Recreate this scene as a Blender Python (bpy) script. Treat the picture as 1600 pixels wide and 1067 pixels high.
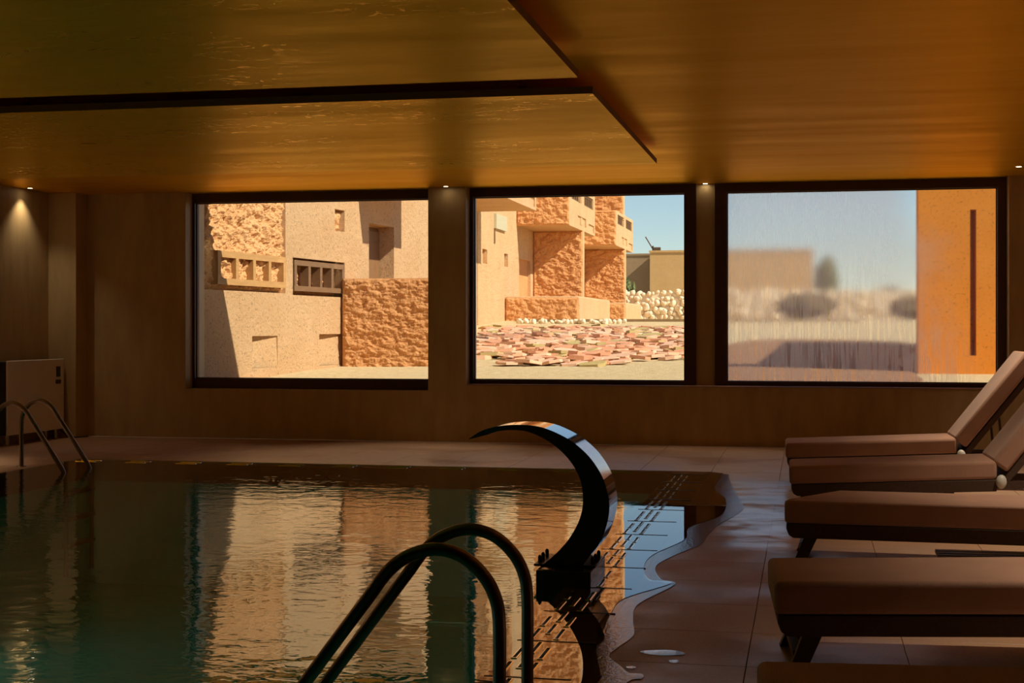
import bpy, bmesh, math, random
from mathutils import Vector, Matrix, Euler, noise

random.seed(11)
for o in list(bpy.data.objects):
    bpy.data.objects.remove(o)
scene = bpy.context.scene
COL = scene.collection

# ------------------------------------------------------------------ camera
cam_data = bpy.data.cameras.new('camera')
cam = bpy.data.objects.new('camera', cam_data)
COL.objects.link(cam)
cam_data.sensor_width = 36.0
cam_data.lens = 36.0 * 2235 / 1600
cam_data.shift_y = -21.5 / 1600
cam_data.clip_end = 2000
cam.location = (0, 0, 1.55)
cam.rotation_euler = (math.radians(90), 0, math.atan(460 / 2235))
scene.camera = cam

# ------------------------------------------------------------------ sky, sun, exposure
SUN = Vector((1.0, -0.32, 0.85)).normalized()
world = bpy.data.worlds.new('sky')
scene.world = world
world.use_nodes = True
wn = world.node_tree.nodes
wl = world.node_tree.links
wn.clear()
w_out = wn.new('ShaderNodeOutputWorld')
w_bg = wn.new('ShaderNodeBackground')
w_sky = wn.new('ShaderNodeTexSky')
w_sky.sky_type = 'NISHITA'
w_sky.sun_disc = False
w_sky.sun_elevation = math.asin(SUN.z)
w_sky.sun_rotation = math.atan2(SUN.x, SUN.y)
w_sky.air_density = 1.0
w_sky.dust_density = 0.0
w_sky.ozone_density = 3.5
w_bg.inputs['Strength'].default_value = 0.092
wl.new(w_sky.outputs[0], w_bg.inputs[0])
wl.new(w_bg.outputs[0], w_out.inputs[0])

sun_data = bpy.data.lights.new('sun', 'SUN')
sun_data.energy = 4.6
sun_data.color = (1.0, 0.93, 0.80)
sun_data.angle = math.radians(0.6)
sun = bpy.data.objects.new('sun', sun_data)
COL.objects.link(sun)
sun.location = (40, -20, 40)
sun.rotation_euler = SUN.to_track_quat('Z', 'Y').to_euler()

vs = scene.view_settings
scene.display_settings.display_device = 'sRGB'
vs.view_transform = 'Standard'
vs.look = 'None'
vs.gamma = 1.0
vs.exposure = 0.38
vs.use_curve_mapping = False
cy = scene.cycles
cy.max_bounces = 10
cy.diffuse_bounces = 5
cy.glossy_bounces = 6
cy.transmission_bounces = 8
cy.transparent_max_bounces = 16
cy.sample_clamp_indirect = 6.0
cy.blur_glossy = 0.4


# ------------------------------------------------------------------ materials
def new_mat(name):
    m = bpy.data.materials.new(name)
    m.use_nodes = True
    nt = m.node_tree
    nt.nodes.clear()
    out = nt.nodes.new('ShaderNodeOutputMaterial')
    return m, nt, out


def N(nt, kind, **kw):
    n = nt.nodes.new(kind)
    for k, v in kw.items():
        if k in n.inputs.keys():
            n.inputs[k].default_value = v
        else:
            setattr(n, k, v)
    return n


def ramp(nt, fac, stops):
    r = nt.nodes.new('ShaderNodeValToRGB')
    e = r.color_ramp.elements
    while len(e) < len(stops):
        e.new(0.5)
    for el, (p, c) in zip(e, stops):
        el.position = p
        el.color = (c[0], c[1], c[2], 1) if not isinstance(c, (int, float)) else (c, c, c, 1)
    nt.links.new(fac, r.inputs[0])
    return r


def coords(nt, scale=(1, 1, 1), kind='Object', rot=(0, 0, 0)):
    tc = nt.nodes.new('ShaderNodeTexCoord')
    mp = nt.nodes.new('ShaderNodeMapping')
    mp.inputs['Scale'].default_value = scale
    mp.inputs['Rotation'].default_value = rot
    nt.links.new(tc.outputs[kind], mp.inputs[0])
    return mp.outputs[0]


def geo_pos(nt, scale=(1, 1, 1)):
    g = nt.nodes.new('ShaderNodeNewGeometry')
    mp = nt.nodes.new('ShaderNodeMapping')
    mp.inputs['Scale'].default_value = scale
    nt.links.new(g.outputs['Position'], mp.inputs[0])
    return mp.outputs[0]


def plain(name, c1, c2=None, scale=6.0, rough=0.6, bump=0.0, bscale=40.0, metal=0.0, spec=0.5, stretch=(1, 1, 1), detail=6.0,
          rough2=None, bdist=0.01, coat=0.0):
    """Principled surface with a two-tone noise and an optional fine bump, in world coordinates."""
    m, nt, out = new_mat(name)
    b = N(nt, 'ShaderNodeBsdfPrincipled', Roughness=rough, Metallic=metal)
    b.inputs['Specular IOR Level'].default_value = spec
    b.inputs['Coat Weight'].default_value = coat
    pos = geo_pos(nt, stretch)
    n1 = N(nt, 'ShaderNodeTexNoise', Scale=scale, Detail=detail, Roughness=0.6)
    nt.links.new(pos, n1.inputs['Vector'])
    c2 = c2 or c1
    r = ramp(nt, n1.outputs['Fac'], [(0.3, c1), (0.7, c2)])
    nt.links.new(r.outputs[0], b.inputs['Base Color'])
    if rough2 is not None:
        rr = ramp(nt, n1.outputs['Fac'], [(0.35, rough), (0.65, rough2)])
        nt.links.new(rr.outputs[0], b.inputs['Roughness'])
    if bump:
        n2 = N(nt, 'ShaderNodeTexNoise', Scale=bscale, Detail=5.0, Roughness=0.65)
        nt.links.new(pos, n2.inputs['Vector'])
        bp = N(nt, 'ShaderNodeBump', Strength=bump, Distance=bdist)
        nt.links.new(n2.outputs['Fac'], bp.inputs['Height'])
        nt.links.new(bp.outputs[0], b.inputs['Normal'])
    nt.links.new(b.outputs[0], out.inputs[0])
    return m


def adobe(name, c1, c2, bump=0.6, bdist=0.02):
    """Earth render: two-tone colour, coarse lumps, straw flecks."""
    m, nt, out = new_mat(name)
    b = N(nt, 'ShaderNodeBsdfPrincipled', Roughness=0.95)
    b.inputs['Specular IOR Level'].default_value = 0.1
    pos = geo_pos(nt)
    n1 = N(nt, 'ShaderNodeTexNoise', Scale=1.3, Detail=8.0, Roughness=0.65)
    nt.links.new(pos, n1.inputs['Vector'])
    r = ramp(nt, n1.outputs['Fac'], [(0.3, c1), (0.7, c2)])
    n3 = N(nt, 'ShaderNodeTexNoise', Scale=22.0, Detail=4.0, Roughness=0.7)
    nt.links.new(pos, n3.inputs['Vector'])
    r3 = ramp(nt, n3.outputs['Fac'], [(0.33, 0.45), (0.44, 1.0)])
    mx = N(nt, 'ShaderNodeMix', data_type='RGBA', blend_type='MULTIPLY')
    mx.inputs[0].default_value = 0.8
    nt.links.new(r.outputs[0], mx.inputs[6])
    nt.links.new(r3.outputs[0], mx.inputs[7])
    nt.links.new(mx.outputs[2], b.inputs['Base Color'])
    n2 = N(nt, 'ShaderNodeTexNoise', Scale=9.0, Detail=10.0, Roughness=0.78)
    nt.links.new(pos, n2.inputs['Vector'])
    bp = N(nt, 'ShaderNodeBump', Strength=bump, Distance=bdist)
    nt.links.new(n2.outputs['Fac'], bp.inputs['Height'])
    nt.links.new(bp.outputs[0], b.inputs['Normal'])
    nt.links.new(b.outputs[0], out.inputs[0])
    return m


M = {}
M['adobe'] = adobe('adobe_smooth', (0.74, 0.45, 0.22), (0.82, 0.53, 0.28), 0.9, 0.08)
M['adobe_rough'] = adobe('adobe_rough', (0.70, 0.38, 0.16), (0.80, 0.46, 0.21), 0.8, 0.04)
M['adobe_shaded'] = adobe('adobe_shaded', (0.72, 0.34, 0.13), (0.80, 0.41, 0.17), 0.9, 0.05)  # same adobe; weaker sun on the fronts facing the room put into the colour
M['adobe_bounce_orange'] = adobe('adobe_bounce_orange', (0.80, 0.27, 0.03), (0.86, 0.32, 0.045), 0.4, 0.015)  # same adobe; bounce light on a shaded side put into the deeper orange
M['adobe_grey_shaded'] = adobe('adobe_grey_shaded', (0.36, 0.24, 0.13), (0.42, 0.29, 0.16), 0.6, 0.02)  # shade on the far block put into this darker adobe
M['adobe_tan'] = adobe('adobe_tan', (0.62, 0.37, 0.15), (0.68, 0.43, 0.19), 0.4, 0.02)
M['timber'] = plain('timber', (0.42, 0.22, 0.07), (0.52, 0.29, 0.10), 4, 0.7, 0.1, 30, stretch=(6, 1, 6), bdist=0.003)
M['timber_dark'] = plain('timber_dark', (0.17, 0.085, 0.035), (0.22, 0.12, 0.05), 4, 0.7, 0.1, 30, stretch=(6, 1, 6), bdist=0.003)
M['door'] = plain('door_wood', (0.20, 0.10, 0.04), (0.26, 0.13, 0.05), 5, 0.6, 0.1, 30, stretch=(4, 4, 1), bdist=0.003)
M['meter_box'] = plain('meter_box', (0.50, 0.46, 0.30), (0.54, 0.50, 0.33), 3, 0.5)
M['ground'] = plain('gravel_ground', (0.68, 0.51, 0.25), (0.90, 0.72, 0.42), 9, 0.95, 1.0, 30, spec=0.1, detail=10, bdist=0.05)
M['shaded_soil'] = plain('shaded_soil', (0.34, 0.17, 0.075), (0.46, 0.25, 0.12), 5, 0.95, 1.0, 25, spec=0.1, bdist=0.04)
M['white_stone'] = plain('white_stone', (0.74, 0.60, 0.40), (0.86, 0.75, 0.55), 4, 0.9, 0.5, 20, spec=0.1, bdist=0.02)
M['kerb'] = plain('kerb', (0.26, 0.17, 0.08), (0.32, 0.21, 0.10), 4, 0.9, 0.4, 30, spec=0.1)
M['leaf'] = plain('leaf', (0.10, 0.13, 0.03), (0.19, 0.20, 0.06), 8, 0.7)
M['leaf_dry'] = plain('leaf_dry', (0.16, 0.11, 0.04), (0.24, 0.17, 0.06), 8, 0.8)
M['bark'] = plain('bark', (0.10, 0.06, 0.03), (0.15, 0.09, 0.05), 9, 0.9)
M['hill'] = plain('hill', (0.42, 0.31, 0.25), (0.48, 0.36, 0.30), 0.05, 1.0, spec=0.0)
FLAG = [plain('flagstone_a', (0.66, 0.30, 0.16), (0.74, 0.38, 0.22), 3, 0.9, 0.5, 25, spec=0.1),
        plain('flagstone_b', (0.74, 0.44, 0.27), (0.80, 0.52, 0.34), 3, 0.9, 0.5, 25, spec=0.1),
        plain('flagstone_c', (0.48, 0.36, 0.14), (0.54, 0.42, 0.18), 3, 0.9, 0.5, 25, spec=0.1)]

M['wall'] = plain('wall_plaster', (0.42, 0.30, 0.15), (0.54, 0.39, 0.20), 3.5, 0.55, 0.35, 30, stretch=(1.6, 1.6, 0.35), bdist=0.006)
M['wall_dark'] = plain('wall_dark_plaster', (0.10, 0.065, 0.035), (0.13, 0.085, 0.045), 3.5, 0.6, 0.3, 30, bdist=0.006)  # dark tone chosen so the unseen back wall throws less light on the loungers
M['frame'] = plain('bronze_frame', (0.060, 0.022, 0.011), (0.075, 0.030, 0.016), 3, 0.5)
M['sill'] = plain('sill_stone', (0.30, 0.17, 0.12), (0.34, 0.20, 0.14), 6, 0.3)
M['column'] = plain('column_plaster', (0.44, 0.32, 0.16), (0.56, 0.41, 0.21), 3.5, 0.6, 0.3, 30, stretch=(1.6, 1.6, 0.35), bdist=0.006)


def ceiling_mat(name, c1, c2, rough, metal, flecks):
    m, nt, out = new_mat(name)
    b = N(nt, 'ShaderNodeBsdfPrincipled', Roughness=rough, Metallic=metal)
    b.inputs['Specular IOR Level'].default_value = 0.35
    b.inputs['Specular Tint'].default_value = (1.0, 0.72, 0.20, 1)
    pos = geo_pos(nt, (0.25, 1.6, 1))
    n1 = N(nt, 'ShaderNodeTexNoise', Scale=1.6, Detail=8.0, Roughness=0.6)
    nt.links.new(pos, n1.inputs['Vector'])
    r = ramp(nt, n1.outputs['Fac'], [(0.28, c1), (0.72, c2)])
    nt.links.new(r.outputs[0], b.inputs['Base Color'])
    rr = ramp(nt, n1.outputs['Fac'], [(0.3, rough + 0.08), (0.7, rough - 0.06)])
    # burnished flecks left by the trowel, gathered in clouds
    pos2 = geo_pos(nt, (0.7, 1.6, 1))
    n2 = N(nt, 'ShaderNodeTexNoise', Scale=8.0, Detail=7.0, Roughness=0.7, Distortion=1.2)
    nt.links.new(pos2, n2.inputs['Vector'])
    rid = ramp(nt, n2.outputs['Fac'], [(0.57, 0.0), (0.60, 1.0)])
    n3 = N(nt, 'ShaderNodeTexNoise', Scale=0.7, Detail=2.0)
    nt.links.new(pos2, n3.inputs['Vector'])
    cl = ramp(nt, n3.outputs['Fac'], [(0.40, 0.0), (0.58, 1.0)])
    fm_ = N(nt, 'ShaderNodeMath', operation='MULTIPLY')
    nt.links.new(rid.outputs[0], fm_.inputs[0])
    nt.links.new(cl.outputs[0], fm_.inputs[1])
    fm2 = N(nt, 'ShaderNodeMath', operation='MULTIPLY')
    fm2.inputs[1].default_value = min(1.0, flecks * 2.6)
    nt.links.new(fm_.outputs[0], fm2.inputs[0])
    rm = N(nt, 'ShaderNodeMix', data_type='FLOAT')
    nt.links.new(fm2.outputs[0], rm.inputs[0])
    nt.links.new(rr.outputs[0], rm.inputs[2])
    rm.inputs[3].default_value = 0.16
    nt.links.new(rm.outputs[0], b.inputs['Roughness'])
    bp = N(nt, 'ShaderNodeBump', Strength=flecks, Distance=0.004)
    nt.links.new(rid.outputs[0], bp.inputs['Height'])
    nt.links.new(bp.outputs[0], b.inputs['Normal'])
    nt.links.new(b.outputs[0], out.inputs[0])
    return m


M['ceiling'] = ceiling_mat('ceiling_ochre', (0.88, 0.49, 0.020), (0.98, 0.60, 0.042), 0.44, 0.7, 0.05)
M['panel'] = ceiling_mat('panel_ochre', (0.92, 0.60, 0.036), (1.0, 0.75, 0.085), 0.40, 0.7, 0.3)
M['panel_edge'] = plain('panel_edge', (0.15, 0.07, 0.02), (0.18, 0.09, 0.03), 3, 0.7)  # shade of edges turned away from the windows put into the colour


def deck_mat():
    m, nt, out = new_mat('deck_tile')
    b = N(nt, 'ShaderNodeBsdfPrincipled')
    b.inputs['Specular IOR Level'].default_value = 0.8
    pos = geo_pos(nt)
    n1 = N(nt, 'ShaderNodeTexNoise', Scale=60.0, Detail=4.0, Roughness=0.7)
    nt.links.new(pos, n1.inputs['Vector'])
    r = ramp(nt, n1.outputs['Fac'], [(0.35, (0.34, 0.205, 0.130)), (0.65, (0.46, 0.285, 0.185))])
    nt.links.new(r.outputs[0], b.inputs['Base Color'])
    n2 = N(nt, 'ShaderNodeTexNoise', Scale=1.1, Detail=4.0, Roughness=0.55)
    nt.links.new(pos, n2.inputs['Vector'])
    rr = ramp(nt, n2.outputs['Fac'], [(0.40, 0.54), (0.64, 0.33)])
    nt.links.new(rr.outputs[0], b.inputs['Roughness'])
    bp = N(nt, 'ShaderNodeBump', Strength=0.15, Distance=0.002)
    nt.links.new(n1.outputs['Fac'], bp.inputs['Height'])
    nt.links.new(bp.outputs[0], b.inputs['Normal'])
    nt.links.new(b.outputs[0], out.inputs[0])
    return m


M['deck'] = deck_mat()
M['grout'] = plain('grout', (0.15, 0.10, 0.075), (0.18, 0.12, 0.09), 20, 0.8)
M['coping'] = plain('coping_tile', (0.24, 0.16, 0.10), (0.30, 0.20, 0.13), 30, 0.5)
M['basin'] = plain('basin_mosaic', (0.20, 0.66, 0.50), (0.25, 0.75, 0.58), 12, 0.4)
M['slot_dark'] = plain('slot_dark', (0.012, 0.010, 0.010), None, 5, 0.6)
M['joint'] = plain('joint_dark', (0.035, 0.02, 0.015), None, 5, 0.4)


def water_mat():
    """Clear pool water: Fresnel mirror over a green-tinted see-through; ripples calm down over the flooded coping."""
    m, nt, out = new_mat('pool_water')
    L = nt.links
    g = nt.nodes.new('ShaderNodeNewGeometry')
    mp = N(nt, 'ShaderNodeMapping')
    mp.inputs['Scale'].default_value = (1.0, 1.35, 1.0)
    L.new(g.outputs['Position'], mp.inputs[0])
    n1 = N(nt, 'ShaderNodeTexNoise', Scale=3.2, Detail=2.5, Roughness=0.5, Distortion=0.3)
    L.new(mp.outputs[0], n1.inputs['Vector'])
    n2 = N(nt, 'ShaderNodeTexNoise', Scale=10.0, Detail=2.0, Roughness=0.5, Distortion=0.4)
    L.new(mp.outputs[0], n2.inputs['Vector'])
    s = nt.nodes.new('ShaderNodeSeparateXYZ')
    L.new(g.outputs['Position'], s.inputs[0])
    calm = N(nt, 'ShaderNodeMapRange', interpolation_type='SMOOTHSTEP')
    calm.inputs['From Min'].default_value = -2.3
    calm.inputs['From Max'].default_value = -1.25
    calm.inputs['To Min'].default_value = 1.0
    calm.inputs['To Max'].default_value = 0.012
    L.new(s.outputs['X'], calm.inputs['Value'])
    a1 = N(nt, 'ShaderNodeMath', operation='MULTIPLY')
    a1.inputs[1].default_value = WATER_A
    L.new(n1.outputs['Fac'], a1.inputs[0])
    a2 = N(nt, 'ShaderNodeMath', operation='MULTIPLY_ADD')
    a2.inputs[1].default_value = WATER_B
    L.new(n2.outputs['Fac'], a2.inputs[0])
    L.new(a1.outputs[0], a2.inputs[2])
    a3 = N(nt, 'ShaderNodeMath', operation='MULTIPLY')
    L.new(a2.outputs[0], a3.inputs[0])
    L.new(calm.outputs[0], a3.inputs[1])
    bp = N(nt, 'ShaderNodeBump', Strength=1.0, Distance=1.0)
    L.new(a3.outputs[0], bp.inputs['Height'])
    fr = N(nt, 'ShaderNodeFresnel', IOR=1.8)
    L.new(bp.outputs[0], fr.inputs['Normal'])
    gl = N(nt, 'ShaderNodeBsdfGlossy', Roughness=0.0)
    gl.inputs['Color'].default_value = (1, 1, 1, 1)
    L.new(bp.outputs[0], gl.inputs['Normal'])
    deep = N(nt, 'ShaderNodeMapRange')
    deep.inputs['From Min'].default_value = -1.46
    deep.inputs['From Max'].default_value = -1.38
    L.new(s.outputs['X'], deep.inputs['Value'])
    tint = N(nt, 'ShaderNodeMix', data_type='RGBA')
    tint.inputs[6].default_value = (0.70, 0.95, 0.90, 1)
    tint.inputs[7].default_value = (0.97, 0.98, 0.97, 1)
    L.new(deep.outputs[0], tint.inputs[0])
    tr = N(nt, 'ShaderNodeBsdfTransparent')
    L.new(tint.outputs[2], tr.inputs['Color'])
    mx = nt.nodes.new('ShaderNodeMixShader')
    L.new(fr.outputs[0], mx.inputs[0])
    L.new(tr.outputs[0], mx.inputs[1])
    L.new(gl.outputs[0], mx.inputs[2])
    L.new(mx.outputs[0], out.inputs[0])
    return m


WATER_A = 0.0042
WATER_B = 0.0015
M['water'] = water_mat()


def film_mat(name='wet_film', rough=0.13, ior=1.8, bump=0.6):
    """Thin water clinging to rough tile at the edge of the flood: broken, pebbled sheen."""
    m, nt, out = new_mat(name)
    L = nt.links
    pos = geo_pos(nt)
    n = N(nt, 'ShaderNodeTexNoise', Scale=42.0, Detail=3.0, Roughness=0.6)
    L.new(pos, n.inputs['Vector'])
    bp = N(nt, 'ShaderNodeBump', Strength=bump, Distance=0.004)
    L.new(n.outputs['Fac'], bp.inputs['Height'])
    fr = N(nt, 'ShaderNodeFresnel', IOR=ior)
    gl = N(nt, 'ShaderNodeBsdfGlossy', Roughness=rough)
    gl.inputs['Color'].default_value = (1, 1, 1, 1)
    L.new(bp.outputs[0], gl.inputs['Normal'])
    tr = N(nt, 'ShaderNodeBsdfTransparent')
    mx = nt.nodes.new('ShaderNodeMixShader')
    L.new(fr.outputs[0], mx.inputs[0])
    L.new(tr.outputs[0], mx.inputs[1])
    L.new(gl.outputs[0], mx.inputs[2])
    L.new(mx.outputs[0], out.inputs[0])
    return m


M['film'] = film_mat()


def damp_mat():
    """Streaky, half-dried moisture: patchy sheen that thins out towards the rim of the damp area."""
    m, nt, out = new_mat('damp_sheen')
    L = nt.links
    tc = nt.nodes.new('ShaderNodeTexCoord')
    s = nt.nodes.new('ShaderNodeSeparateXYZ')
    L.new(tc.outputs['Generated'], s.inputs[0])

    def hump(sock):
        a = N(nt, 'ShaderNodeMath', operation='SUBTRACT'); a.inputs[1].default_value = 0.5
        L.new(sock, a.inputs[0])
        b = N(nt, 'ShaderNodeMath', operation='ABSOLUTE'); L.new(a.outputs[0], b.inputs[0])
        c = N(nt, 'ShaderNodeMapRange', interpolation_type='SMOOTHSTEP')
        c.inputs['From Min'].default_value = 0.5; c.inputs['From Max'].default_value = 0.2
        L.new(b.outputs[0], c.inputs['Value'])
        return c.outputs[0]
    h = N(nt, 'ShaderNodeMath', operation='MULTIPLY')
    L.new(hump(s.outputs['X']), h.inputs[0]); L.new(hump(s.outputs['Y']), h.inputs[1])
    pos = geo_pos(nt, (0.9, 1.5, 1))
    n = N(nt, 'ShaderNodeTexNoise', Scale=1.6, Detail=5.0, Roughness=0.6)
    L.new(pos, n.inputs['Vector'])
    r = ramp(nt, n.outputs['Fac'], [(0.42, 0.0), (0.62, 1.0)])
    k = N(nt, 'ShaderNodeMath', operation='MULTIPLY')
    L.new(h.outputs[0], k.inputs[0]); L.new(r.outputs[0], k.inputs[1])
    fr = N(nt, 'ShaderNodeFresnel', IOR=1.5)
    k2 = N(nt, 'ShaderNodeMath', operation='MULTIPLY')
    L.new(k.outputs[0], k2.inputs[0]); L.new(fr.outputs[0], k2.inputs[1])
    gl = N(nt, 'ShaderNodeBsdfGlossy', Roughness=0.22)
    gl.inputs['Color'].default_value = (1, 1, 1, 1)
    tr = N(nt, 'ShaderNodeBsdfTransparent')
    mx = nt.nodes.new('ShaderNodeMixShader')
    L.new(k2.outputs[0], mx.inputs[0]); L.new(tr.outputs[0], mx.inputs[1]); L.new(gl.outputs[0], mx.inputs[2])
    L.new(mx.outputs[0], out.inputs[0])
    return m


M['damp'] = damp_mat()


def glass_mat():
    m, nt, out = new_mat('window_glass')
    lw = N(nt, 'ShaderNodeFresnel', IOR=1.35)
    gl = N(nt, 'ShaderNodeBsdfGlossy', Roughness=0.0)
    tr = N(nt, 'ShaderNodeBsdfTransparent')
    tr.inputs[0].default_value = (0.985, 0.985, 0.97, 1)
    mx = nt.nodes.new('ShaderNodeMixShader')
    nt.links.new(lw.outputs[0], mx.inputs[0])
    nt.links.new(tr.outputs[0], mx.inputs[1])
    nt.links.new(gl.outputs[0], mx.inputs[2])
    nt.links.new(mx.outputs[0], out.inputs[0])
    return m


M['glass'] = glass_mat()


def fog_mat():
    """Steamed-up pane: blurred see-through plus white scatter, thinner towards one side, run through by drips."""
    m, nt, out = new_mat('fogged_glass')
    L = nt.links
    g = nt.nodes.new('ShaderNodeNewGeometry')
    s = nt.nodes.new('ShaderNodeSeparateXYZ')
    L.new(g.outputs['Position'], s.inputs[0])
    # soft edge of the steamed area
    n0 = N(nt, 'ShaderNodeTexNoise', Scale=1.6, Detail=4.0, Roughness=0.55)
    L.new(g.outputs['Position'], n0.inputs['Vector'])
    # distance of the steam edge along x grows towards the bottom of the pane
    ed = N(nt, 'ShaderNodeMath', operation='MULTIPLY_ADD')
    ed.inputs[1].default_value = 0.30
    L.new(s.outputs['Z'], ed.inputs[0])
    L.new(s.outputs['X'], ed.inputs[2])          # x + 0.30 z
    ed2 = N(nt, 'ShaderNodeMath', operation='MULTIPLY_ADD')
    ed2.inputs[1].default_value = -1.2
    L.new(n0.outputs['Fac'], ed2.inputs[0])
    L.new(ed.outputs[0], ed2.inputs[2])
    fog = N(nt, 'ShaderNodeMapRange', interpolation_type='SMOOTHSTEP')
    fog.inputs['From Min'].default_value = 1.25
    fog.inputs['From Max'].default_value = 2.05
    fog.inputs['To Min'].default_value = 1.0
    fog.inputs['To Max'].default_value = 0.092
    L.new(ed2.outputs[0], fog.inputs['Value'])
    # drips: thin, tall clear runs, mostly low on the pane
    mp = N(nt, 'ShaderNodeMapping')
    mp.inputs['Scale'].default_value = (26.0, 1.0, 1.3)
    L.new(g.outputs['Position'], mp.inputs[0])
    n1 = N(nt, 'ShaderNodeTexNoise', Scale=1.0, Detail=4.0, Roughness=0.7, Distortion=0.3)
    L.new(mp.outputs[0], n1.inputs['Vector'])
    dr = ramp(nt, n1.outputs['Fac'], [(0.50, 0.0), (0.60, 1.0)])
    low = N(nt, 'ShaderNodeMapRange')
    low.inputs['From Min'].default_value = 0.9
    low.inputs['From Max'].default_value = 2.6
    low.inputs['To Min'].default_value = 0.85
    low.inputs['To Max'].default_value = 0.05
    L.new(s.outputs['Z'], low.inputs['Value'])
    dm = N(nt, 'ShaderNodeMath', operation='MULTIPLY')
    L.new(dr.outputs[0], dm.inputs[0])
    L.new(low.outputs[0], dm.inputs[1])
    inv = N(nt, 'ShaderNodeMath', operation='SUBTRACT')
    inv.inputs[0].default_value = 1.0
    L.new(dm.outputs[0], inv.inputs[1])
    steam = N(nt, 'ShaderNodeMath', operation='MULTIPLY')
    L.new(fog.outputs[0], steam.inputs[0])
    L.new(inv.outputs[0], steam.inputs[1])
    # shaders
    rf = N(nt, 'ShaderNodeBsdfRefraction', Roughness=0.24, IOR=1.05)
    rf.inputs['Color'].default_value = (1, 1, 1, 1)
    tr = N(nt, 'ShaderNodeBsdfTransparent')
    tr.inputs[0].default_value = (0.98, 0.97, 0.95, 1)
    tl = N(nt, 'ShaderNodeBsdfTranslucent')
    tl.inputs[0].default_value = (0.96, 0.97, 0.95, 1)
    k = N(nt, 'ShaderNodeMath', operation='MULTIPLY')
    k.inputs[1].default_value = 0.26
    L.new(steam.outputs[0], k.inputs[0])
    m1 = nt.nodes.new('ShaderNodeMixShader')
    L.new(steam.outputs[0], m1.inputs[0])
    L.new(tr.outputs[0], m1.inputs[1])
    L.new(rf.outputs[0], m1.inputs[2])
    m2 = nt.nodes.new('ShaderNodeMixShader')
    L.new(k.outputs[0], m2.inputs[0])
    L.new(m1.outputs[0], m2.inputs[1])
    L.new(tl.outputs[0], m2.inputs[2])
    L.new(m2.outputs[0], out.inputs[0])
    return m


M['fog'] = fog_mat()


def emit_mat(name, col, strength):
    m, nt, out = new_mat(name)
    e = N(nt, 'ShaderNodeEmission', Strength=strength)
    e.inputs[0].default_value = (*col, 1)
    nt.links.new(e.outputs[0], out.inputs[0])
    return m


M['lamp'] = emit_mat('lamp_lens', (1.0, 0.80, 0.50), 12.0)
M['steel'] = plain('brushed_steel', (0.42, 0.38, 0.35), (0.50, 0.46, 0.42), 20, 0.24, metal=1.0)
M['tube'] = plain('tube_steel', (0.20, 0.16, 0.13), (0.24, 0.19, 0.16), 20, 0.30, metal=1.0)
M['mirror_steel'] = plain('polished_steel', (0.62, 0.62, 0.62), (0.66, 0.66, 0.66), 8, 0.05, metal=1.0)
M['side_steel'] = plain('shaded_steel', (0.05, 0.05, 0.05), (0.07, 0.065, 0.06), 8, 0.35, metal=0.6)  # dark room mirrored in the fountain's sides, put into the base colour
M['plinth'] = plain('plinth_granite', (0.035, 0.025, 0.022), (0.05, 0.035, 0.03), 40, 0.25)
M['bolt'] = plain('bolt_steel', (0.05, 0.045, 0.04), None, 8, 0.35, metal=0.8)
M['heater'] = plain('heater_enamel', (0.84, 0.80, 0.78), (0.88, 0.84, 0.82), 4, 0.45)
M['heater_dark'] = plain('heater_case', (0.03, 0.025, 0.025), None, 4, 0.5)
M['knob'] = plain('pale_plastic', (0.55, 0.55, 0.55), (0.6, 0.6, 0.6), 4, 0.4)


def fabric_mat():
    m, nt, out = new_mat('cushion_fabric')
    b = N(nt, 'ShaderNodeBsdfPrincipled', Roughness=0.85)
    b.inputs['Specular IOR Level'].default_value = 0.25
    b.inputs['Sheen Weight'].default_value = 0.15
    pos = coords(nt, (1, 1, 1))
    n1 = N(nt, 'ShaderNodeTexNoise', Scale=3.0, Detail=5.0)
    nt.links.new(pos, n1.inputs['Vector'])
    r = ramp(nt, n1.outputs['Fac'], [(0.3, (0.36, 0.205, 0.155)), (0.7, (0.44, 0.26, 0.20))])
    nt.links.new(r.outputs[0], b.inputs['Base Color'])
    w = N(nt, 'ShaderNodeTexWave', Scale=55.0, Distortion=0.2)
    w.bands_direction = 'X'
    nt.links.new(pos, w.inputs['Vector'])
    bp = N(nt, 'ShaderNodeBump', Strength=0.35, Distance=0.002)
    nt.links.new(w.outputs['Fac'], bp.inputs['Height'])
    nt.links.new(bp.outputs[0], b.inputs['Normal'])
    nt.links.new(b.outputs[0], out.inputs[0])
    return m


M['fabric'] = fabric_mat()
M['wicker'] = plain('dark_frame', (0.050, 0.025, 0.017), (0.075, 0.040, 0.028), 60, 0.6, 0.3, 90, bdist=0.003)
M['leg'] = plain('dark_leg', (0.055, 0.026, 0.016), (0.070, 0.034, 0.022), 30, 0.5)
M['slat'] = plain('duckboard', (0.62, 0.56, 0.50), (0.72, 0.65, 0.58), 20, 0.5)


# ------------------------------------------------------------------ geometry helpers
WPOS = {}


def empty(name, loc, rz=0.0):
    o = bpy.data.objects.new(name, None)
    COL.objects.link(o)
    o.empty_display_size = 0.2
    o.location = loc
    o.rotation_euler = (0, 0, rz)
    WPOS[o] = Vector(loc)
    return o


def tag(o, label=None, cat=None, group=None, kind=None):
    if label: o['label'] = label
    if cat: o['category'] = cat
    if group: o['group'] = group
    if kind: o['kind'] = kind
    return o


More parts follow.
